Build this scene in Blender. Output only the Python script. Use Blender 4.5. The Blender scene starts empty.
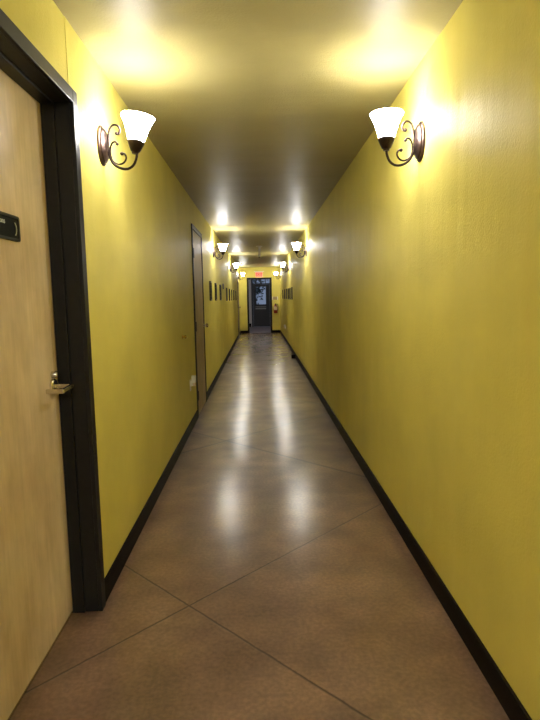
import bpy, bmesh, math, random
from mathutils import Vector, Matrix
random.seed(7)
C = bpy.context.scene.collection
PI = math.pi

# ------------------------------------------------------------------ dimensions (metres)
W, H = 1.52, 2.455            # corridor width and height; left wall face x=0, right wall face x=W
Y0, YE = -4.2, 20.25          # corridor from behind the camera to the end wall
YL = 24.5                     # far wall of the lobby beyond

# ------------------------------------------------------------------ node helpers
class NT:
    def __init__(s, name):
        s.m = bpy.data.materials.new(name); s.m.use_nodes = True
        s.t = s.m.node_tree; s.n = s.t.nodes; s.l = s.t.links
        s.b = s.n['Principled BSDF']; s.out = s.n['Material Output']
        s.tc = None
    def node(s, typ, **kw):
        n = s.n.new(typ)
        for k, v in kw.items():
            if k.startswith('i_'):
                n.inputs[k[2:].replace('_', ' ')].default_value = v
            else: setattr(n, k, v)
        return n
    def link(s, a, b): s.l.new(a, b)
    def coord(s, scale=(1, 1, 1)):
        tc = s.node('ShaderNodeTexCoord'); mp = s.node('ShaderNodeMapping')
        mp.inputs['Scale'].default_value = scale
        s.link(tc.outputs['Object'], mp.inputs['Vector']); return mp.outputs['Vector']
    def noise(s, scale, detail=3, rough=.5, vec=(1, 1, 1)):
        n = s.node('ShaderNodeTexNoise'); n.inputs['Scale'].default_value = scale
        n.inputs['Detail'].default_value = detail; n.inputs['Roughness'].default_value = rough
        s.link(s.coord(vec), n.inputs['Vector']); return n.outputs['Fac']
    def ramp(s, fac, stops):
        r = s.node('ShaderNodeValToRGB'); e = r.color_ramp.elements
        while len(e) < len(stops): e.new(.5)
        for i, (p, c) in enumerate(stops):
            e[i].position = p; e[i].color = (*c, 1) if len(c) == 3 else c
        s.link(fac, r.inputs['Fac']); return r.outputs['Color']
    def math(s, op, a, b=None, c=None):
        n = s.node('ShaderNodeMath', operation=op)
        for i, v in enumerate((a, b, c)):
            if v is None: continue
            if isinstance(v, (int, float)): n.inputs[i].default_value = v
            else: s.link(v, n.inputs[i])
        return n.outputs[0]
    def mix(s, fac, a, b):
        n = s.node('ShaderNodeMix', data_type='RGBA')
        for sock, v in ((n.inputs[0], fac), (n.inputs[6], a), (n.inputs[7], b)):
            if isinstance(v, (int, float)): sock.default_value = v
            elif isinstance(v, tuple): sock.default_value = (*v, 1)
            else: s.link(v, sock)
        return n.outputs[2]
    def bump(s, layers):
        prev = None
        for h, strength, dist in layers:
            n = s.node('ShaderNodeBump'); n.inputs['Strength'].default_value = strength
            n.inputs['Distance'].default_value = dist; s.link(h, n.inputs['Height'])
            if prev: s.link(prev, n.inputs['Normal'])
            prev = n.outputs['Normal']
        s.link(prev, s.b.inputs['Normal'])
    def set(s, **kw):
        for k, v in kw.items():
            sock = s.b.inputs[k.replace('_', ' ')]
            if isinstance(v, (int, float)): sock.default_value = v
            elif isinstance(v, tuple): sock.default_value = (*v, 1) if len(v) == 3 else v
            else: s.link(v, sock)
        return s

def simple(name, col, rough=.5, metal=0, spec=.5, var=.12, scale=30, bump=0):
    s = NT(name)
    f = s.noise(scale, 3)
    a = tuple(max(0, c * (1 - var)) for c in col); b = tuple(min(1, c * (1 + var)) for c in col)
    s.set(Base_Color=s.ramp(f, [(.3, a), (.7, b)]), Roughness=rough, Metallic=metal, Specular_IOR_Level=spec)
    if bump: s.bump([(s.noise(scale * 6, 3), bump, .002)])
    return s.m

def emissive(name, col, strength):
    s = NT(name); s.set(Base_Color=col, Emission_Color=col, Emission_Strength=strength, Roughness=.4)
    return s.m

M = {}
# wall paint: mustard semi-gloss over orange peel, with faint vertical roller marks
def wallmat(name, col, streak, rough, spec, peel=.25, st=.35, coat=None):
    s = NT(name)
    f = s.noise(2.2, 4, .55)
    a = tuple(c * .93 for c in col); b = tuple(min(1, c * 1.06) for c in col)
    s.set(Base_Color=s.ramp(f, [(.3, a), (.7, b)]), Roughness=rough, Specular_IOR_Level=spec)
    if coat: s.set(Coat_Weight=coat[0], Coat_Roughness=coat[1], Coat_IOR=coat[2])
    s.bump([(s.noise(1, 3, .5, streak), st, .02), (s.noise(120, 2, .5), peel, .003)])
    return s.m
M['wall'] = wallmat('mustard_wall_paint', (.73, .645, .175), (4, 4, .3), .50, .060, .6, .5)
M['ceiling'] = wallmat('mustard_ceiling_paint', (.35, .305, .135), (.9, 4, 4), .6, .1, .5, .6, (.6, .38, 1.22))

# stained concrete floor with diagonal saw cuts
def floormat():
    s = NT('stained_concrete')
    big = s.noise(1.3, 4, .5); mid = s.noise(4.5, 3, .5); fine = s.noise(60, 2, .5)
    base = s.ramp(big, [(.25, (.125, .069, .045)), (.5, (.195, .118, .081)), (.75, (.285, .185, .132))])
    m2 = s.ramp(mid, [(.3, (.76, .76, .76)), (.7, (1.20, 1.19, 1.17))])
    mul = s.node('ShaderNodeMix', data_type='RGBA', blend_type='MULTIPLY'); mul.inputs[0].default_value = 1
    s.link(base, mul.inputs[6]); s.link(m2, mul.inputs[7])
    f2 = s.ramp(fine, [(.35, (.84, .84, .84)), (.72, (1.20, 1.19, 1.17))])
    mul2 = s.node('ShaderNodeMix', data_type='RGBA', blend_type='MULTIPLY'); mul2.inputs[0].default_value = 1
    s.link(mul.outputs[2], mul2.inputs[6]); s.link(f2, mul2.inputs[7])
    tc = s.node('ShaderNodeTexCoord'); sp = s.node('ShaderNodeSeparateXYZ'); s.link(tc.outputs['Object'], sp.inputs[0])
    wob = s.math('MULTIPLY', s.math('SUBTRACT', s.noise(14, 2), .5), .012)
    def cut(expr, off):
        e = s.math('ADD', s.math('SUBTRACT', expr, off), wob)
        fr = s.math('ABSOLUTE', s.math('SUBTRACT', s.math('FRACT', s.math('ADD', s.math('DIVIDE', e, 2.75), .5)), .5))
        return s.math('MULTIPLY', fr, 2.75 / 1.414)              # distance to the nearest cut, metres
    d = s.math('MINIMUM', cut(s.math('ADD', sp.outputs[0], sp.outputs[1]), 2.64),
               cut(s.math('SUBTRACT', sp.outputs[1], sp.outputs[0]), 1.855))
    line = s.math('SUBTRACT', 1, s.math('DIVIDE', d, s.math('ADD', .0080, s.math('MULTIPLY', s.math('GREATER_THAN', sp.outputs[1], 3.4), .014)))); line = s.math('MAXIMUM', line, 0)
    edge = s.math('MULTIPLY', s.math('MAXIMUM', s.math('SUBTRACT', 1, s.math('MULTIPLY', d, 1 / .016)), 0), fine)
    col = s.mix(s.math('MULTIPLY', edge, .4), mul2.outputs[2], (.30, .22, .16))
    col = s.mix(s.math('MULTIPLY', line, .95), col, (.030, .017, .011))
    s.set(Base_Color=col, Roughness=.5, Specular_IOR_Level=.35, Coat_Weight=s.math('SUBTRACT', 1, s.math('MULTIPLY', line, .85)), Coat_IOR=1.45,
          Coat_Roughness=s.math('ADD', s.math('MULTIPLY', mid, .10), .165))
    s.bump([(s.noise(1, 3, .5, (.8, 4, 1)), .22, .014), (s.noise(140, 2, .6), .3, .002), (s.math('MULTIPLY', line, -1), .5, .003)])
    return s.m
M['floor'] = floormat()

def woodmat(name, a, b, c, rough=.5):
    s = NT(name)
    blot = s.noise(3.2, 4, .6, (1, 1, .6)); grain = s.noise(1, 4, .6, (60, 60, 2.2)); spot = s.noise(9, 4, .6, (1, 1, .55))
    col = s.ramp(blot, [(.30, a), (.5, b), (.7, c)])
    for f, lo, hi in ((grain, .93, 1.06), (spot, .90, 1.07)):
        g = s.ramp(f, [(.3, (lo, lo, lo * .97)), (.7, (hi, hi, hi))])
        mul = s.node('ShaderNodeMix', data_type='RGBA', blend_type='MULTIPLY'); mul.inputs[0].default_value = 1
        s.link(col, mul.inputs[6]); s.link(g, mul.inputs[7]); col = mul.outputs[2]
    s.set(Base_Color=col, Roughness=rough, Specular_IOR_Level=.10)
    s.bump([(grain, .06, .001)])
    return s.m
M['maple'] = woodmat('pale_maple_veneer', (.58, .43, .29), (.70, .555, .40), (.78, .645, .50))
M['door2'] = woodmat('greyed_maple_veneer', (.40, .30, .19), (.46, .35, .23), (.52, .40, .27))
M['frame'] = simple('black_door_frame_paint', (.010, .010, .0105), .45, 0, .22)
M['base'] = simple('dark_brown_baseboard', (.007, .004, .003), .6, 0, .12)
M['bronze'] = simple('oil_rubbed_bronze', (.030, .017, .013), .38, .75, .5, .3, 60)
M['bronze_hi'] = simple('brushed_bronze_plate', (.075, .045, .036), .36, .8, .5, .3, 60)
M['chrome'] = simple('satin_nickel', (.70, .66, .58), .25, 1, .5, .05)
M['steel'] = simple('blue_grey_steel', (.20, .21, .25), .4, .6)
M['brass'] = simple('brass', (.75, .55, .22), .25, 1, .5, .05)
M['white'] = simple('white_plastic', (.80, .78, .70), .4, 0, .5, .04)
M['pic_frame'] = simple('dark_picture_frame', (.018, .014, .012), .35, 0, .5)
M['mat'] = simple('cream_mount_board', (.62, .58, .46), .7, 0, .3, .05)
M['black'] = simple('matt_black_plastic', (.015, .015, .014), .4, 0, .5)
M['greenblack'] = simple('sign_face_black_green', (.004, .006, .004), .5, 0, .15)
M['signtext'] = simple('sign_pale_lettering', (.45, .46, .42), .5, 0, .4, .05)
M['red'] = simple('extinguisher_red', (.32, .030, .018), .3, 0, .5, .08)
M['label'] = simple('cream_label', (.75, .62, .45), .5, 0, .4, .05)
M['tan'] = simple('tan_sign_board', (.40, .29, .17), .5, 0, .4, .08)
M['pinkface'] = emissive('exit_face', (.90, .20, .15), .42)
M['redlit'] = emissive('exit_letters', (.95, .03, .02), .75)
M['storefront'] = simple('dark_navy_door_paint', (.012, .014, .024), .4, 0, .5)
M['lobbywall'] = simple('pale_grey_lobby_paint', (.74, .71, .70), .6, 0, .3, .04)
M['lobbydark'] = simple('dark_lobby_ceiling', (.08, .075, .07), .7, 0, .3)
M['lobbyfloor'] = simple('mauve_lobby_tile', (.24, .19, .19), .35, 0, .5, .15, 8)
M['pave'] = simple('concrete_paving', (.38, .38, .40), .8, 0, .3, .1, 5)
M['leaf'] = simple('dark_shrub_leaf', (.02, .035, .02), .6, 0, .3, .4, 20)
M['bark'] = simple('grey_bark', (.06, .05, .045), .8)
M['pale_render'] = simple('pale_render', (.62, .64, .68), .8, 0, .3, .06)
M['shadow_gap'] = simple('dark_gap', (.01, .01, .01), .8)
M['backwall'] = M['wall']

def glassmat():
    s = NT('clear_pane'); s.set(Base_Color=(.92, .95, 1.0), Roughness=.02, Transmission_Weight=1.0, IOR=1.02)
    return s.m
M['glass'] = glassmat()

def shademat(name, strength):
    s = NT(name)
    tr = s.node('ShaderNodeBsdfTranslucent'); tr.inputs['Color'].default_value = (1, .97, .92, 1)
    df = s.node('ShaderNodeBsdfDiffuse'); df.inputs['Color'].default_value = (.85, .84, .80, 1)
    em = s.node('ShaderNodeEmission'); em.inputs['Color'].default_value = (1, .985, .97, 1); em.inputs['Strength'].default_value = strength
    mx = s.node('ShaderNodeMixShader'); mx.inputs[0].default_value = .35
    s.link(tr.outputs[0], mx.inputs[1]); s.link(df.outputs[0], mx.inputs[2])
    ad = s.node('ShaderNodeAddShader'); s.link(mx.outputs[0], ad.inputs[0]); s.link(em.outputs[0], ad.inputs[1])
    s.link(ad.outputs[0], s.out.inputs['Surface'])
    return s.m
M['shade'] = shademat('glowing_frosted_glass', 49)
M['shade_in'] = shademat('frosted_glass_inner_face', 4)

# ------------------------------------------------------------------ mesh helpers
def box(bm, x0, x1, y0, y1, z0, z1):
    vs = [bm.verts.new((x, y, z)) for z in (z0, z1) for y in (y0, y1) for x in (x0, x1)]
    for f in ((0, 2, 3, 1), (4, 5, 7, 6), (0, 1, 5, 4), (2, 6, 7, 3), (0, 4, 6, 2), (1, 3, 7, 5)):
        bm.faces.new([vs[i] for i in f])

def lathe(bm, prof, n=32, origin=(0, 0, 0), axis='Z', sy=1.0, closed=False):
    """prof: list of (r, h); revolved about axis; sy squashes one cross direction"""
    rings = []
    for r, h in prof:
        ring = []
        for k in range(n):
            a = 2 * PI * k / n; u, v = r * math.cos(a), r * math.sin(a) * sy
            p = {'Z': (u, v, h), 'X': (h, v, u), 'Y': (u, h, v)}[axis]
            ring.append(bm.verts.new(Vector(p) + Vector(origin)))
        rings.append(ring)
    for a, b in zip(rings, rings[1:]):
        for k in range(n):
            bm.faces.new((a[k], a[(k + 1) % n], b[(k + 1) % n], b[k]))
    if closed:
        a, b = rings[-1], rings[0]
        for k in range(n): bm.faces.new((a[k], a[(k + 1) % n], b[(k + 1) % n], b[k]))
    else:
        for ring in (rings[0], rings[-1]):
            bm.faces.new(ring)

def spline(pts, sub=6):
    P = [Vector(p) for p in pts]; out = []
    for i in range(len(P) - 1):
        p0, p1, p2, p3 = P[max(i - 1, 0)], P[i], P[i + 1], P[min(i + 2, len(P) - 1)]
        for k in range(sub):
            t = k / sub
            out.append(.5 * ((2 * p1) + (p2 - p0) * t + (2 * p0 - 5 * p1 + 4 * p2 - p3) * t * t + (3 * p1 - p0 - 3 * p2 + p3) * t ** 3))
    out.append(P[-1]); return out

def tube(bm, pts, r, n=10, r_end=None):
    P = [Vector(p) for p in pts]; rings = []; up = None
    for i, p in enumerate(P):
        d = (P[min(i + 1, len(P) - 1)] - P[max(i - 1, 0)]).normalized()
        if up is None:
            up = Vector((0, 1, 0)) if abs(d.y) < .9 else Vector((1, 0, 0))
        s = d.cross(up).normalized(); up = s.cross(d).normalized()
        rr = r if r_end is None else r + (r_end - r) * i / (len(P) - 1)
        rings.append([bm.verts.new(p + (s * math.cos(2 * PI * k / n) + up * math.sin(2 * PI * k / n)) * rr) for k in range(n)])
    for a, b in zip(rings, rings[1:]):
        for k in range(n): bm.faces.new((a[k], a[(k + 1) % n], b[(k + 1) % n], b[k]))
    bm.faces.new(rings[0]); bm.faces.new(rings[-1])

def ball(bm, c, r, seg=14):
    bmesh.ops.create_uvsphere(bm, u_segments=seg, v_segments=seg // 2 + 2, radius=r, matrix=Matrix.Translation(c))

def prism_x(bm, outline, x0, x1):
    """outline of (y, z) extruded along x"""
    a = [bm.verts.new((x0, y, z)) for y, z in outline]; b = [bm.verts.new((x1, y, z)) for y, z in outline]
    n = len(outline)
    for k in range(n): bm.faces.new((a[k], a[(k + 1) % n], b[(k + 1) % n], b[k]))
    bm.faces.new(a); bm.faces.new(b)

def rrect(y0, y1, z0, z1, r, n=5):
    o = []
    for cy, cz, a0 in ((y1 - r, z1 - r, 0), (y0 + r, z1 - r, PI / 2), (y0 + r, z0 + r, PI), (y1 - r, z0 + r, 1.5 * PI)):
        for k in range(n + 1):
            a = a0 + PI / 2 * k / n; o.append((cy + r * math.cos(a), cz + r * math.sin(a)))
    return o

def obj(name, bm, mat, parent=None, smooth=False, bevel=0, loc=None):
    bmesh.ops.recalc_face_normals(bm, faces=bm.faces)
    me = bpy.data.meshes.new(name); bm.to_mesh(me); bm.free()
    if smooth:
        for p in me.polygons: p.use_smooth = True
    me.materials.append(mat)
    o = bpy.data.objects.new(name, me); C.objects.link(o)
    if parent: o.parent = parent
    if loc: o.location = loc
    if bevel:
        m = o.modifiers.new('bevel', 'BEVEL'); m.width = bevel; m.segments = 2; m.limit_method = 'ANGLE'
    if smooth:
        try:
            m = o.modifiers.new('edges', 'EDGE_SPLIT'); m.split_angle = math.radians(40)
        except Exception: pass
    return o

def struct(name, bm, mat, **kw):
    o = obj(name, bm, mat, **kw); o['kind'] = 'structure'; return o

def thing(name, label=None, cat=None, loc=(0, 0, 0), rz=0, group=None, kind=None):
    o = bpy.data.objects.new(name, None); C.objects.link(o); o.empty_display_size = .1
    o.location = loc; o.rotation_euler = (0, 0, rz); tag(o, label, cat, group, kind); return o

def tag(o, label=None, cat=None, group=None, kind=None):
    if label: o['label'] = label
    if cat: o['category'] = cat
    if group: o['group'] = group
    if kind: o['kind'] = kind
    return o

def dup(root, loc, rz, label=None):
    r = root.copy(); C.objects.link(r); r.location = loc; r.rotation_euler = (0, 0, rz)
    if label: r['label'] = label
    for ch in list(root.children):
        c = ch.copy(); C.objects.link(c); c.parent = r
        for g in list(ch.children):
            d = g.copy(); C.objects.link(d); d.parent = c
    return r

def text(name, body, size, depth, mat, parent, mtx, label=None, align='CENTER'):
    cu = bpy.data.curves.new(name, 'FONT'); cu.body = body; cu.size = size; cu.extrude = depth
    cu.align_x = align; cu.align_y = 'CENTER'
    tmp = bpy.data.objects.new('tmp_text', cu); C.objects.link(tmp)
    dg = bpy.context.evaluated_depsgraph_get(); dg.update()
    me = bpy.data.meshes.new_from_object(tmp.evaluated_get(dg))
    bpy.data.objects.remove(tmp); me.materials.clear(); me.materials.append(mat)
    o = bpy.data.objects.new(name, me); C.objects.link(o); o.parent = parent; o.matrix_local = mtx
    if label: o['label'] = label
    return o
FACE_PX = Matrix(((0, 0, 1), (1, 0, 0), (0, 1, 0)))       # text facing +X (reads along +Y)
FACE_NY = Matrix(((1, 0, 0), (0, 0, -1), (0, 1, 0)))      # text facing -Y (reads along +X)
def at(rot, x, y, z): return Matrix.Translation((x, y, z)) @ rot.to_4x4()

# ------------------------------------------------------------------ the shell
T = .14                                     # wall thickness
D1 = (1.252, 2.228, 2.140)                  # door 1 opening: y0, y1, top
D2 = (6.055, 6.975, 2.130)
D3 = (18.30, 19.16, 2.130)
bm = bmesh.new()
box(bm, -.2, 1.72, Y0, YE + .14, -.12, 0); struct('floor', bm, M['floor'])
bm = bmesh.new()
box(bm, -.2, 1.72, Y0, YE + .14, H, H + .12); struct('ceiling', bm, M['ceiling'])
bm = bmesh.new()
ys = [Y0]
for a, b, t in (D1, D2, D3):
    box(bm, -T, 0, ys[-1], a, 0, H)
    # the strip of wall over the nearest door is set back a few millimetres
    x = -.002 if a == D1[0] else 0
    box(bm, -T, x, a, b, t, H)
    ys.append(b)
box(bm, -T, 0, ys[-1], YE, 0, H)
struct('wall_left', bm, M['wall'])
bm = bmesh.new(); box(bm, W, W + T, Y0, YE, 0, H); struct('wall_right', bm, M['wall'])
bm = bmesh.new(); box(bm, -T, W + T, Y0 - T, Y0, 0, H); struct('wall_back', bm, M['backwall'])
OX0, OX1, OZ = .335, 1.165, 2.025            # doorway in the end wall
bm = bmesh.new()
box(bm, -T, OX0, YE, YE + .14, 0, H); box(bm, OX1, W + T, YE, YE + .14, 0, H); box(bm, OX0, OX1, YE, YE + .14, OZ, H)
struct('wall_end', bm, M['wall'])
# rooms behind the doors stay closed: dark backing is the leaf itself
# baseboards, 10 cm tall
def board(bm, x0, x1, y0, y1, along='y'):
    box(bm, x0, x1, y0, y1, 0, .100)
bm = bmesh.new()
for y0, y1 in ((Y0, D1[0] - .05), (D1[1] + .05, D2[0] - .045), (D2[1] + .045, D3[0] - .045), (D3[1] + .045, YE)):
    board(bm, 0, .012, y0, y1)
struct('baseboard_left', bm, M['base'], bevel=.003)
bm = bmesh.new(); board(bm, W - .012, W, Y0, YE); struct('baseboard_right', bm, M['base'], bevel=.003)
bm = bmesh.new()
board(bm, .012, OX0 - .05, YE - .012, YE); board(bm, OX1 + .05, W - .012, YE - .012, YE)
struct('baseboard_end', bm, M['base'], bevel=.003)
# end doorway trim
bm = bmesh.new()
for x0, x1 in ((OX0 - .05, OX0 + .012), (OX1 - .012, OX1 + .05)): box(bm, x0, x1, YE - .018, YE + .155, 0, OZ + .05)
box(bm, OX0 + .012, OX1 - .012, YE - .018, YE + .155, OZ - .012, OZ + .05)
struct('trim_1', bm, M['frame'], bevel=.002)

# ------------------------------------------------------------------ door 1 (near left): recessed leaf in a black frame
d1 = thing('door_1', 'pale maple door in a deep black frame at the left foreground', 'door', (0, (D1[0] + D1[1]) / 2, 0), kind='structure')
oy = d1.location.y
y0, y1, t = D1[0] - oy, D1[1] - oy, D1[2]
bm = bmesh.new()
def framebox(bm, x0, x1, inner, outer):     # an upside-down U: jambs and head
    box(bm, x0, x1, y0 - outer, y0 + inner, 0, t + outer)
    box(bm, x0, x1, y1 - inner, y1 + outer, 0, t + outer)
    box(bm, x0, x1, y0 + inner, y1 - inner, t - inner, t + outer)
framebox(bm, -.001, .016, .004, .048)       # casing on the wall face
framebox(bm, -.060, -.001, .004, .0)        # reveal
framebox(bm, -.112, -.060, .012, .0)        # stop
obj('door_frame', bm, M['frame'], d1, bevel=.0025)
bm = bmesh.new(); box(bm, -.152, -.113, y0 + .002, y1 - .002, .012, t - .003)
obj('door_leaf', bm, M['maple'], d1, bevel=.002)
bm = bmesh.new(); box(bm, -.155, -.112, y0 + .002, y1 - .002, 0, .010)
obj('threshold', bm, M['chrome'], d1)
hd = thing('lever_handle', loc=(-.113, 2.160 - oy, 1.018)); hd.parent = d1; hd['label'] = 'satin nickel lever handle'
bm = bmesh.new()
lathe(bm, [(.001, 0), (.031, 0), (.031, .008), (.026, .013), (.001, .013)], 28, axis='X'); obj('rose', bm, M['chrome'], hd, True)
bm = bmesh.new()
def bar(bm, pts, w, h):                     # flat bar through points in the x/y plane
    pts = [Vector(p) for p in pts]
    for a, b in zip(pts, pts[1:]):
        d = (b - a).normalized(); n = Vector((-d.y, d.x, 0)) * w / 2
        a2, b2 = a - d * w / 2, b + d * w / 2
        vs = [bm.verts.new(p + Vector((0, 0, z))) for z in (-h / 2, h / 2) for p in (a2 - n, b2 - n, b2 + n, a2 + n)]
        for f in ((0, 1, 2, 3), (4, 7, 6, 5), (0, 4, 5, 1), (1, 5, 6, 2), (2, 6, 7, 3), (3, 7, 4, 0)):
            bm.faces.new([vs[i] for i in f])
bar(bm, [(.008, 0, 0), (.078, -.004, 0), (.078, -.104, -.004), (.022, -.104, -.004)], .015, .018)
obj('lever', bm, M['chrome'], hd, bevel=.004)
bm = bmesh.new(); lathe(bm, [(.001, 0), (.014, 0), (.014, .022), (.011, .026), (.001, .026)], 20, (0, .0, .047), 'X')
obj('lock_cylinder', bm, M['chrome'], hd, True)
sg = thing('door_sign', loc=(-.113, 1.840 - oy, 1.612)); sg.parent = d1; sg['label'] = 'black room sign with rounded corners'
bm = bmesh.new(); prism_x(bm, rrect(-.100, .100, -.043, .043, .010), 0, .006); obj('sign_plate', bm, M['greenblack'], sg)
bm = bmesh.new()
o1, o2 = rrect(-.100, .100, -.043, .043, .010), rrect(-.091, .091, -.034, .034, .006)
n = len(o1)
r0 = [[bm.verts.new((x, y, z)) for y, z in o] for o, x in ((o1, .0055), (o1, .009), (o2, .009), (o2, .0055))]
for a, b in zip(r0, r0[1:] + r0[:1]):
    for k in range(n): bm.faces.new((a[k], a[(k + 1) % n], b[(k + 1) % n], b[k]))
obj('sign_border', bm, M['black'], sg)
text('sign_lettering', 'ons', .026, .0006, M['signtext'], sg, at(FACE_PX, .0066, -.024, .016))
bm = bmesh.new()
arc = [(.052 + .028 * math.cos(a), .028 * math.sin(a) - .002) for a in [(-.95 + 1.9 * k / 12) for k in range(13)]]
arc2 = [(.046 + .030 * math.cos(a), .026 * math.sin(a) - .002) for a in [(.90 - 1.8 * k / 12) for k in range(13)]]
prism_x(bm, arc + arc2, .006, .0072); obj('sign_crescent', bm, M['signtext'], sg)

# ------------------------------------------------------------------ doors 2 and 3 (flush leaves, thin dark frames)
def flush_door(name, D, label, leafmat, full=True):
    oy = (D[0] + D[1]) / 2
    d = thing(name, label, 'door', (0, oy, 0), kind='structure')
    y0, y1, t = D[0] - oy, D[1] - oy, D[2]
    bm = bmesh.new()
    for a, b in ((y0 - .045, y0 + .004), (y1 - .004, y1 + .045)): box(bm, -T, .014, a, b, 0, t + .045)
    box(bm, -T, .014, y0 + .004, y1 - .004, t - .004, t + .045)
    obj('door_frame', bm, M['frame'], d, bevel=.002)
    bm = bmesh.new(); box(bm, -.038, .005, y0 + .008, y1 - .008, .012, t - .008)
    obj('door_leaf', bm, leafmat, d, bevel=.002)
    for z in (.25, 1.04, 1.86):
        bm = bmesh.new()
        lathe(bm, [(.0005, z - .055), (.0075, z - .055), (.0075, z + .055), (.0005, z + .055)], 12, (.014, y0 + .006, 0))
        obj('hinge', bm, M['black'], d, True)
    h = thing('door_knob', loc=(.005, y1 - .072, 1.01)); h.parent = d; h['label'] = 'satin nickel knob'
    bm = bmesh.new(); lathe(bm, [(.001, 0), (.031, 0), (.031, .006), (.012, .011), (.011, .034), (.001, .034)], 20, axis='X'); obj('rose', bm, M['chrome'], h, True)
    bm = bmesh.new(); lathe(bm, [(.001, .032), (.018, .034), (.027, .046), (.027, .056), (.020, .066), (.001, .070)], 20, axis='X'); obj('knob', bm, M['chrome'], h, True)
    return d
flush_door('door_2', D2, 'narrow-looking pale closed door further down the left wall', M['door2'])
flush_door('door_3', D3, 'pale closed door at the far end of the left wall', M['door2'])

# ------------------------------------------------------------------ sconces
SC = 'white bell sconces along the corridor'
LAMP_W = 6
def make_sconce(label):
    """local frame: wall at x=0, arm grows along +x, z=0 at floor"""
    t = thing('wall_sconce', label, 'wall lamp', (0, 0, 0), 0, SC)
    zc = 2.086
    bm = bmesh.new()     # stepped oval back plate
    for pr in ([(.092, 0), (.092, .006), (.088, .010), (.080, .012), (.078, .018), (.066, .024), (.050, .027), (.022, .031), (.001, .032)],):
        lathe(bm, [(.001, 0)] + pr, 40, (0, 0, zc), 'X', .80)
    obj('back_plate', bm, M['bronze_hi'], t, True)
    arm = thing('scroll_arm'); arm.parent = t
    def tz(pts, r, name, end=None):
        bm = bmesh.new(); tube(bm, spline([(x, 0, z) for x, z in pts], 8), r, 10)
        if end: ball(bm, (end[0], 0, end[1]), .0085)
        obj(name, bm, M['bronze'], arm, True)
    tz([(.026, 2.088), (.034, 2.045), (.052, 2.004), (.085, 1.982), (.120, 1.979), (.147, 1.996), (.162, 2.028), (.165, 2.058)], .0062, 'main_arm')
    tz([(.031, 2.072), (.033, 2.115), (.038, 2.148), (.048, 2.170), (.064, 2.180), (.082, 2.174), (.090, 2.156), (.085, 2.141), (.074, 2.139)], .0052, 'upper_scroll', (.074, 2.141))
    tz([(.074, 2.094), (.066, 2.103), (.052, 2.098), (.042, 2.077), (.040, 2.048), (.048, 2.020), (.066, 2.004), (.088, 2.001), (.106, 2.012), (.114, 2.031), (.107, 2.047), (.094, 2.050)], .0046, 'lower_scroll', (.094, 2.049))
    bm = bmesh.new(); ball(bm, (.074, 0, 2.093), .0075); obj('scroll_tip', bm, M['bronze'], arm, True)
    bm = bmesh.new()
    lathe(bm, [(.001, 2.046), (.015, 2.047), (.016, 2.054), (.022, 2.058), (.031, 2.076), (.038, 2.092), (.040, 2.098), (.040, 2.104), (.036, 2.106), (.034, 2.098), (.001, 2.096)], 32, (.165, 0, 0))
    obj('shade_holder', bm, M['bronze'], t, True)
    bm = bmesh.new()
    out = [(.036, 2.098), (.0385, 2.108), (.0425, 2.124), (.048, 2.144), (.0545, 2.164), (.062, 2.183), (.070, 2.200), (.0765, 2.211), (.0785, 2.215)]
    inn = [(r - .0035, z + .0015) for r, z in out[::-1]]
    lathe(bm, out + [(.077, 2.2175)] + inn, 40, (.165, 0, 0), closed=True)
    so = obj('glass_shade', bm, M['shade'], t, True); so['label'] = 'glowing white bell shade, open at the top'
    so.data.materials.append(M['shade_in'])
    for k, p in enumerate(so.data.polygons):
        if k // 40 >= 9: p.material_index = 1
    bm = bmesh.new()
    lathe(bm, [(.001, 2.096), (.013, 2.097), (.013, 2.112), (.001, 2.113)], 16, (.165, 0, 0)); obj('lamp_socket', bm, M['white'], t, True)
    li = bpy.data.lights.new('sconce_bulb', 'POINT'); li.energy = LAMP_W; li.shadow_soft_size = .020; li.color = (1, .975, .94)
    lo = bpy.data.objects.new('sconce_bulb', li); C.objects.link(lo); lo.parent = t; lo.location = (.165, 0, 2.142)
    return t
rows = [(2.65, 'bronze scroll sconce with glowing white shade on the %s wall, nearest the camera'),
        (8.80, 'bronze scroll sconce with glowing white shade on the %s wall, second from the camera'),
        (13.85, 'bronze scroll sconce with glowing white shade on the %s wall, third from the camera'),
        (19.3, 'small far sconce with glowing white shade on the %s wall beside the end doorway')]
first = None
for y, lab in rows:
    for side, x, rz in (('left', 0, 0), ('right', W, PI)):
        if first is None:
            first = make_sconce(lab % side); first.location = (x, y, 0); first.rotation_euler.z = rz
        else: upright = dup(first, (x, y, 0), rz, lab % side)
for y, side, deg in ((2.65, 'left', 7),):     # the nearest left shade hangs a little askew, leaning off the wall
    piv, rot = Vector((.165, 0, 2.050)), Matrix.Rotation(math.radians(deg), 3, 'Y')
    for ch in first.children:
        if ch.name.split('.')[0] in ('shade_holder', 'glass_shade', 'lamp_socket', 'sconce_bulb'):
            ch.rotation_euler = rot.to_euler(); ch.location = piv - Vector((.008, 0, 0)) + rot @ (Vector(ch.location) - piv)
# the corridor runs on behind the camera; unseen sconces added to light the foreground
for side, x, rz in (('left', 0, 0), ('right', W, PI)):
    dup(upright, (x, -1.3, 0), rz, 'added unseen bronze scroll sconce on the %s wall behind the viewer' % side)

# unseen ceiling lamp added behind the viewer to brighten the near door and floor
t = thing('added_ceiling_lamp', 'added unseen fill lamp on the ceiling behind the viewer', 'ceiling lamp', (W / 2, -2.3, H))
bm = bmesh.new(); lathe(bm, [(.001, 0), (.19, 0), (.19, -.03), (.17, -.035), (.001, -.035)], 36); obj('lamp_base', bm, M['bronze'], t, True)
bm = bmesh.new(); lathe(bm, [(.001, -.035), (.165, -.035), (.160, -.06), (.12, -.09), (.06, -.105), (.001, -.108)], 36); obj('lamp_bowl', bm, emissive('added_lamp_glass', (1, .97, .93), 190), t, True)
added_lamp = t

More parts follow.
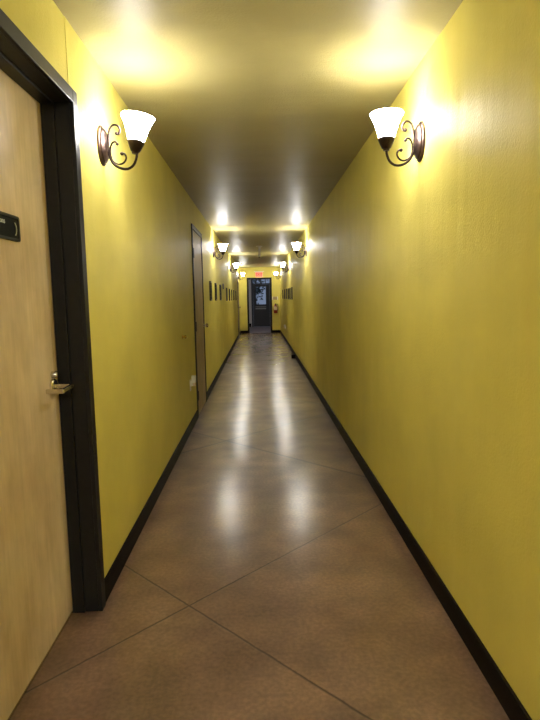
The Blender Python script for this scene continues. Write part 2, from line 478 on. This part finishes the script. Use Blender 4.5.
# ------------------------------------------------------------------ framed pictures
def make_picture(name, w, h, art, label, group):
    t = thing(name, label, 'picture', (0, 0, 0), 0, group)
    bm = bmesh.new()
    d, b = .024, .022
    for a in ((-w / 2, w / 2, -h / 2, -h / 2 + b), (-w / 2, w / 2, h / 2 - b, h / 2), (-w / 2, -w / 2 + b, -h / 2 + b, h / 2 - b), (w / 2 - b, w / 2, -h / 2 + b, h / 2 - b)):
        box(bm, 0, d, *a)
    obj('picture_frame', bm, M['pic_frame'], t, bevel=.002)
    bm = bmesh.new(); box(bm, .002, .012, -w / 2 + b, w / 2 - b, -h / 2 + b, h / 2 - b); obj('mount', bm, M['mat'], t)
    bm = bmesh.new(); box(bm, .0121, .0135, -w / 2 + .055, w / 2 - .055, -h / 2 + .06, h / 2 - .06); obj('print', bm, art, t)
    return t
def artmat(name, a, b, c):
    s = NT(name); s.set(Base_Color=s.ramp(s.noise(16, 4, .6), [(.35, a), (.5, b), (.65, c)]), Roughness=.4); return s.m
arts = [artmat('print_%s' % n, *c) for n, c in (('grey', ((.1, .1, .1), (.3, .3, .28), (.6, .58, .5))), ('brown', ((.12, .07, .04), (.35, .25, .15), (.6, .5, .35))))]
ordn = ['nearest', 'second nearest', 'third nearest', 'fourth nearest', 'fifth nearest', 'sixth nearest', 'seventh nearest', 'eighth nearest']
gl, gr = 'dark framed pictures on the left wall', 'dark framed pictures on the right wall'
pl = None
for i, (y, z) in enumerate(((8.07, 1.462), (9.03, 1.457), (10.12, 1.455), (12.1, 1.43), (13.25, 1.425), (14.3, 1.42), (15.4, 1.42), (16.9, 1.41))):
    lab = 'dark framed picture on the left wall, %s to the camera' % ordn[i]
    if pl is None: pl = make_picture('framed_picture', .18, .29, arts[0], lab, gl); pl.location = (0, y, z)
    else: dup(pl, (0, y, z), 0, lab)
pr = None
for i, (y, z) in enumerate(((12.7, 1.432), (13.5, 1.43), (14.2, 1.43), (15.15, 1.43), (16.3, 1.43), (17.6, 1.43))):
    lab = 'dark framed picture on the right wall, %s to the camera' % ordn[i]
    if pr is None: pr = make_picture('framed_picture', .18, .29, arts[1], lab, gr); pr.location = (W, y, z); pr.rotation_euler.z = PI
    else: dup(pr, (W, y, z), PI, lab)

# small dark box between the pictures on the left wall
t = thing('thermostat', 'small dark wall box mounted higher between left wall pictures', 'wall box', (-.001, 10.95, 1.585))
bm = bmesh.new(); prism_x(bm, rrect(-.045, .045, -.055, .055, .008), 0, .022); obj('housing', bm, M['black'], t)
bm = bmesh.new(); box(bm, .022, .0235, -.028, .028, .0, .035); obj('display', bm, M['greenblack'], t)

# ------------------------------------------------------------------ wall outlets, plug-in units, knob
def outlet(label, loc, rz):
    t = thing('wall_outlet', label, 'outlet', loc, rz, 'white wall outlets')
    bm = bmesh.new(); prism_x(bm, rrect(-.036, .036, -.058, .058, .006), 0, .005); obj('cover_plate', bm, M['white'], t, bevel=.001)
    for z in (-.020, .020):
        bm = bmesh.new(); prism_x(bm, rrect(-.017, .017, z - .014, z + .014, .008), .005, .007)
        s_ = obj('socket', bm, M['white'], t)
        bm = bmesh.new()
        box(bm, .007, .0073, -.008, -.006, z - .005, z + .006); box(bm, .007, .0073, .006, .008, z - .004, z + .005)
        lathe(bm, [(.0005, .007), (.0022, .007), (.0022, .0073), (.0005, .0073)], 8, (0, 0, z - .009), 'X')
        obj('slots', bm, M['black'], s_)
    return t
def plugin(label, loc, rz):
    t = thing('outlet_air_freshener', label, 'air freshener', loc, rz, 'white plug-in units')
    bm = bmesh.new(); prism_x(bm, rrect(-.024, .024, -.030, .024, .008), .0, .022); obj('plug_body', bm, M['white'], t, bevel=.002)
    bm = bmesh.new(); prism_x(bm, rrect(-.027, .027, .004, .078, .010), .010, .052); obj('diffuser_head', bm, M['white'], t, bevel=.004)
    bm = bmesh.new(); lathe(bm, [(.001, -.032), (.014, -.030), (.016, -.012), (.012, .004), (.001, .004)], 18, (.034, 0, 0)); obj('oil_bottle', bm, M['label'], t, True)
    return t
outlet('white wall outlet low on the left wall just before the second door', (0, 5.50, .465), 0)
plugin('white plug-in air freshener sticking out of the left wall outlet', (.0074, 5.50, .487), 0)
outlet('white wall outlet low on the right wall near the corridor end', (W, 16.0, .420), PI)
plugin('small white plug-in unit on the distant right wall outlet', (W - .0074, 16.0, .442), PI)
t = thing('wall_bumper', 'small brass bumper knob on the left wall above the outlet', 'wall bumper', (0, 5.05, 1.0))
bm = bmesh.new(); lathe(bm, [(.001, 0), (.022, 0), (.022, .004), (.010, .008), (.010, .022), (.001, .022)], 20, axis='X'); obj('mounting_rose', bm, M['brass'], t, True)
bm = bmesh.new(); lathe(bm, [(.001, .020), (.014, .021), (.018, .030), (.014, .040), (.001, .043)], 20, axis='X'); obj('bumper_cap', bm, M['brass'], t, True)

# dark wooden block on the floor against the right baseboard
bm = bmesh.new(); prism_x(bm, [(-.07, 0), (.07, 0), (.07, .070), (.02, .085), (-.07, .085)], W - .098, W - .0125)
o = obj('door_stop', bm, M['base'], None, bevel=.004)
for v in o.data.vertices: v.co -= Vector((W - .055, 0, 0))
o.location = (W - .055, 11.75, 0)
tag(o, 'small dark block on the floor against the right baseboard', 'door stop')

# ------------------------------------------------------------------ ceiling fixture
t = thing('ceiling_fixture', 'white ceiling fixture with wide plate, short stem and dark tip', 'ceiling fixture', (.757, 11.8, H))
bm = bmesh.new(); lathe(bm, [(.001, 0), (.072, 0), (.072, -.010), (.064, -.018), (.02, -.022), (.001, -.022)], 28); obj('ceiling_plate', bm, M['white'], t, True)
bm = bmesh.new(); lathe(bm, [(.001, -.02), (.026, -.02), (.024, -.16), (.030, -.185), (.001, -.185)], 20); obj('stem', bm, M['white'], t, True)
bm = bmesh.new(); lathe(bm, [(.001, -.184), (.034, -.184), (.040, -.205), (.036, -.226), (.001, -.230)], 24); obj('collar', bm, M['white'], t, True)
bm = bmesh.new(); ball(bm, (0, 0, -.232), .020); obj('tip', bm, M['black'], t, True)

# ------------------------------------------------------------------ exit sign
t = thing('exit_sign', 'lit red exit sign above the end doorway', 'exit sign', (.75, YE, 2.185))
bm = bmesh.new(); box(bm, -.135, .135, -.045, 0, -.095, .095); obj('housing', bm, M['white'], t, bevel=.004)
bm = bmesh.new(); box(bm, -.126, .126, -.0475, -.045, -.086, .086); obj('face_panel', bm, M['pinkface'], t)
text('lettering', 'EXIT', .135, .001, M['redlit'], t, at(FACE_NY, 0, -.049, 0), 'glowing red letters')
bm = bmesh.new(); box(bm, -.185, .185, -.055, 0, .100, .128); obj('top_bar', bm, M['white'], t, bevel=.004)  # white bar above the housing, wider than it

# ------------------------------------------------------------------ extinguisher and its sign
t = thing('fire_extinguisher', 'red fire extinguisher hanging on the end wall right of the doorway', 'fire extinguisher', (1.345, YE + .001, .74))
bm = bmesh.new(); lathe(bm, [(.001, 0), (.066, 0), (.072, .010), (.072, .24), (.062, .275), (.035, .300), (.022, .306), (.022, .325), (.001, .325)], 32, (0, -.095, 0)); obj('cylinder', bm, M['red'], t, True)
bm = bmesh.new()
ang = [-PI / 2 - .9 + 1.8 * k / 16 for k in range(17)]
a = [bm.verts.new((.0728 * math.cos(q), -.095 + .0728 * math.sin(q), .12)) for q in ang]; b = [bm.verts.new((.0728 * math.cos(q), -.095 + .0728 * math.sin(q), .255)) for q in ang]
for k in range(16): bm.faces.new((a[k], a[k + 1], b[k + 1], b[k]))
obj('paper_label', bm, M['label'], t, True)
bm = bmesh.new(); box(bm, -.018, .018, -.125, -.070, .322, .350); box(bm, -.010, .010, -.185, -.09, .352, .364); box(bm, -.010, .010, -.175, -.11, .326, .336)
obj('valve_handle', bm, M['black'], t, bevel=.002)
bm = bmesh.new(); tube(bm, spline([(.016, -.10, .338), (.065, -.10, .335), (.088, -.10, .28), (.088, -.10, .16), (.084, -.10, .10)], 6), .009, 10); obj('hose', bm, M['black'], t, True)
bm = bmesh.new(); box(bm, -.02, .02, -.024, 0, .05, .34); box(bm, -.03, .03, -.075, -.02, .300, .312); obj('wall_bracket', bm, M['black'], t)
t = thing('wall_sign', 'small tan sign with white ends above the fire extinguisher', 'sign', (1.335, YE, 1.30))
bm = bmesh.new(); box(bm, -.075, .075, -.010, 0, -.055, .055); obj('board', bm, M['tan'], t)
for x in (-.092, .092):
    bm = bmesh.new(); box(bm, x - .017, x + .017, -.014, 0, -.062, .062); obj('end_strip', bm, M['white'], t)

# ------------------------------------------------------------------ lobby beyond the doorway
LX0, LX1, LH = -.75, 2.6, 2.75
FY = YE + .14
bm = bmesh.new(); box(bm, LX0, LX1, FY, YL + .15, -.12, -.001); struct('floor_lobby', bm, M['lobbyfloor'])
bm = bmesh.new(); box(bm, LX0, LX1, FY, YL + .15, LH, LH + .1); struct('ceiling_lobby', bm, M['lobbydark'])
bm = bmesh.new(); box(bm, LX0 - .1, LX0, FY, YL + .15, 0, LH); struct('wall_lobby_left', bm, M['lobbywall'])
bm = bmesh.new(); box(bm, LX1, LX1 + .1, FY, YL + .15, 0, LH); struct('wall_lobby_right', bm, M['lobbywall'])
bm = bmesh.new()
box(bm, LX0, -.142, FY, FY + .02, 0, LH); box(bm, W + .142, LX1, FY, FY + .02, 0, LH); box(bm, -.142, W + .142, FY, FY + .02, H + .125, LH)
struct('wall_lobby_front', bm, M['lobbywall'])
FX0, FX1, FZ = .415, 1.265, 2.20             # street door opening
bm = bmesh.new(); box(bm, LX0, FX0, YL, YL + .15, 0, LH); box(bm, FX1, LX1, YL, YL + .15, 0, LH); box(bm, FX0, FX1, YL, YL + .15, FZ, LH)
struct('wall_lobby_back', bm, M['lobbywall'])
bm = bmesh.new(); box(bm, LX0, FX0 - .06, YL - .015, YL, 0, .16); box(bm, FX1 + .06, LX1, YL - .015, YL, 0, .16)
struct('baseboard_lobby', bm, M['base'])
d4 = thing('door_4', 'dark navy half-glazed street door seen through the end doorway', 'door', (.84, YL, 0), kind='structure')
x0, x1 = FX0 - .84, FX1 - .84
bm = bmesh.new()
box(bm, x0 - .03, x0 + .045, -.03, .12, 0, FZ + .02); box(bm, x1 - .045, x1 + .03, -.03, .12, 0, FZ + .02)
box(bm, x0 + .045, x1 - .045, -.03, .12, FZ - .03, FZ + .02); box(bm, x0 + .045, x1 - .045, -.03, .12, 1.915, 1.965)
obj('door_frame', bm, M['storefront'], d4)
bm = bmesh.new()
gx0, gx1, gz0, gz1 = -.275, .205, 1.02, 1.82
box(bm, x0 + .05, gx0, .02, .065, .01, 1.91); box(bm, gx1, x1 - .05, .02, .065, .01, 1.91)
box(bm, gx0, gx1, .02, .065, .01, gz0); box(bm, gx0, gx1, .02, .065, gz1, 1.91)
box(bm, gx0 + .03, gx1 - .03, .012, .02, .18, .55)
lf = obj('door_leaf', bm, M['storefront'], d4)
bm = bmesh.new(); box(bm, gx0, gx1, .040, .046, gz0, gz1); obj('glass_pane', bm, M['glass'], d4)
bm = bmesh.new()
box(bm, gx0, gx1, .005, .02, .80, .86); box(bm, gx0, gx1, .005, .02, .90, .925); obj('push_bar', bm, M['steel'], d4)['label'] = 'metal push bar'
bm = bmesh.new()
for a, b in ((x0 + .045, -.25), (-.21, -.03), (.0, .18), (.21, x1 - .045)):
    box(bm, a, b, .040, .046, 1.965, FZ - .03)
obj('transom_glass', bm, M['glass'], d4)
bm = bmesh.new()
for a in (-.25, -.03, .18): box(bm, a, a + .04 if a < .1 else a + .03, .02, .06, 1.965, FZ - .03)
obj('transom_bars', bm, M['storefront'], d4)
lamp = dup(added_lamp, (.9, 22.2, LH), 0, 'added unseen fill lamp on the lobby ceiling past the end doorway')  # unseen lamp added to brighten the lobby
for ch in lamp.children:
    if ch.name.startswith('lamp_bowl'):
        ch.data = ch.data.copy(); ch.data.materials[0] = emissive('added_lobby_lamp_glass', (.92, .95, 1), 26)
# street outside
bm = bmesh.new(); box(bm, -8, 10, YL + .15, YL + 16, -.2, -.02); struct('ground', bm, M['pave'])
t = thing('street_tree', 'dark tree outside seen through the street door glass', 'tree', (.55, YL + 4.2, -.02))
bm = bmesh.new(); tube(bm, spline([(0, 0, 0), (.03, 0, .7), (-.02, .03, 1.5), (.05, 0, 2.4)], 5), .06, 10, .03); obj('trunk', bm, M['bark'], t, True)
bm = bmesh.new()
for k in range(420):
    c = Vector((random.gauss(-.05, .28), random.gauss(0, .3), random.gauss(2.0, .40)))
    n1 = Vector((random.uniform(-1, 1), random.uniform(-1, 1), random.uniform(-1, 1))).normalized(); n2 = n1.orthogonal().normalized(); s_ = random.uniform(.05, .10)
    bm.faces.new([bm.verts.new(c + n1 * s_), bm.verts.new(c + n2 * s_ * .5), bm.verts.new(c - n1 * s_), bm.verts.new(c - n2 * s_ * .5)])
obj('foliage', bm, M['leaf'], t)

# ------------------------------------------------------------------ world, camera, colour
w = bpy.data.worlds.new('daylight'); bpy.context.scene.world = w; w.use_nodes = True
bg = w.node_tree.nodes['Background']; bg.inputs['Color'].default_value = (.55, .68, .95, 1); bg.inputs['Strength'].default_value = .22

F, pitch, yaw, roll, cx, ch = 535.0, .117938, .018359, -.017656, .731225, 1.363065
fw = Vector((math.sin(yaw) * math.cos(pitch), math.cos(yaw) * math.cos(pitch), -math.sin(pitch)))
r = fw.cross(Vector((0, 0, 1))).normalized(); u = r.cross(fw)
R = r * math.cos(roll) + u * math.sin(roll); U = -r * math.sin(roll) + u * math.cos(roll)
cam = bpy.data.cameras.new('camera'); cam.sensor_fit = 'VERTICAL'; cam.sensor_height = 36; cam.lens = F / 720 * 36
cam.clip_start = .02; cam.clip_end = 200
co = bpy.data.objects.new('camera', cam); C.objects.link(co)
co.matrix_world = Matrix(((R.x, U.x, -fw.x, cx), (R.y, U.y, -fw.y, 0), (R.z, U.z, -fw.z, ch), (0, 0, 0, 1)))
bpy.context.scene.camera = co
vs = bpy.context.scene.view_settings
vs.view_transform = 'Standard'; vs.look = 'None'; vs.gamma = 1; vs.use_curve_mapping = False; vs.exposure = 0.5
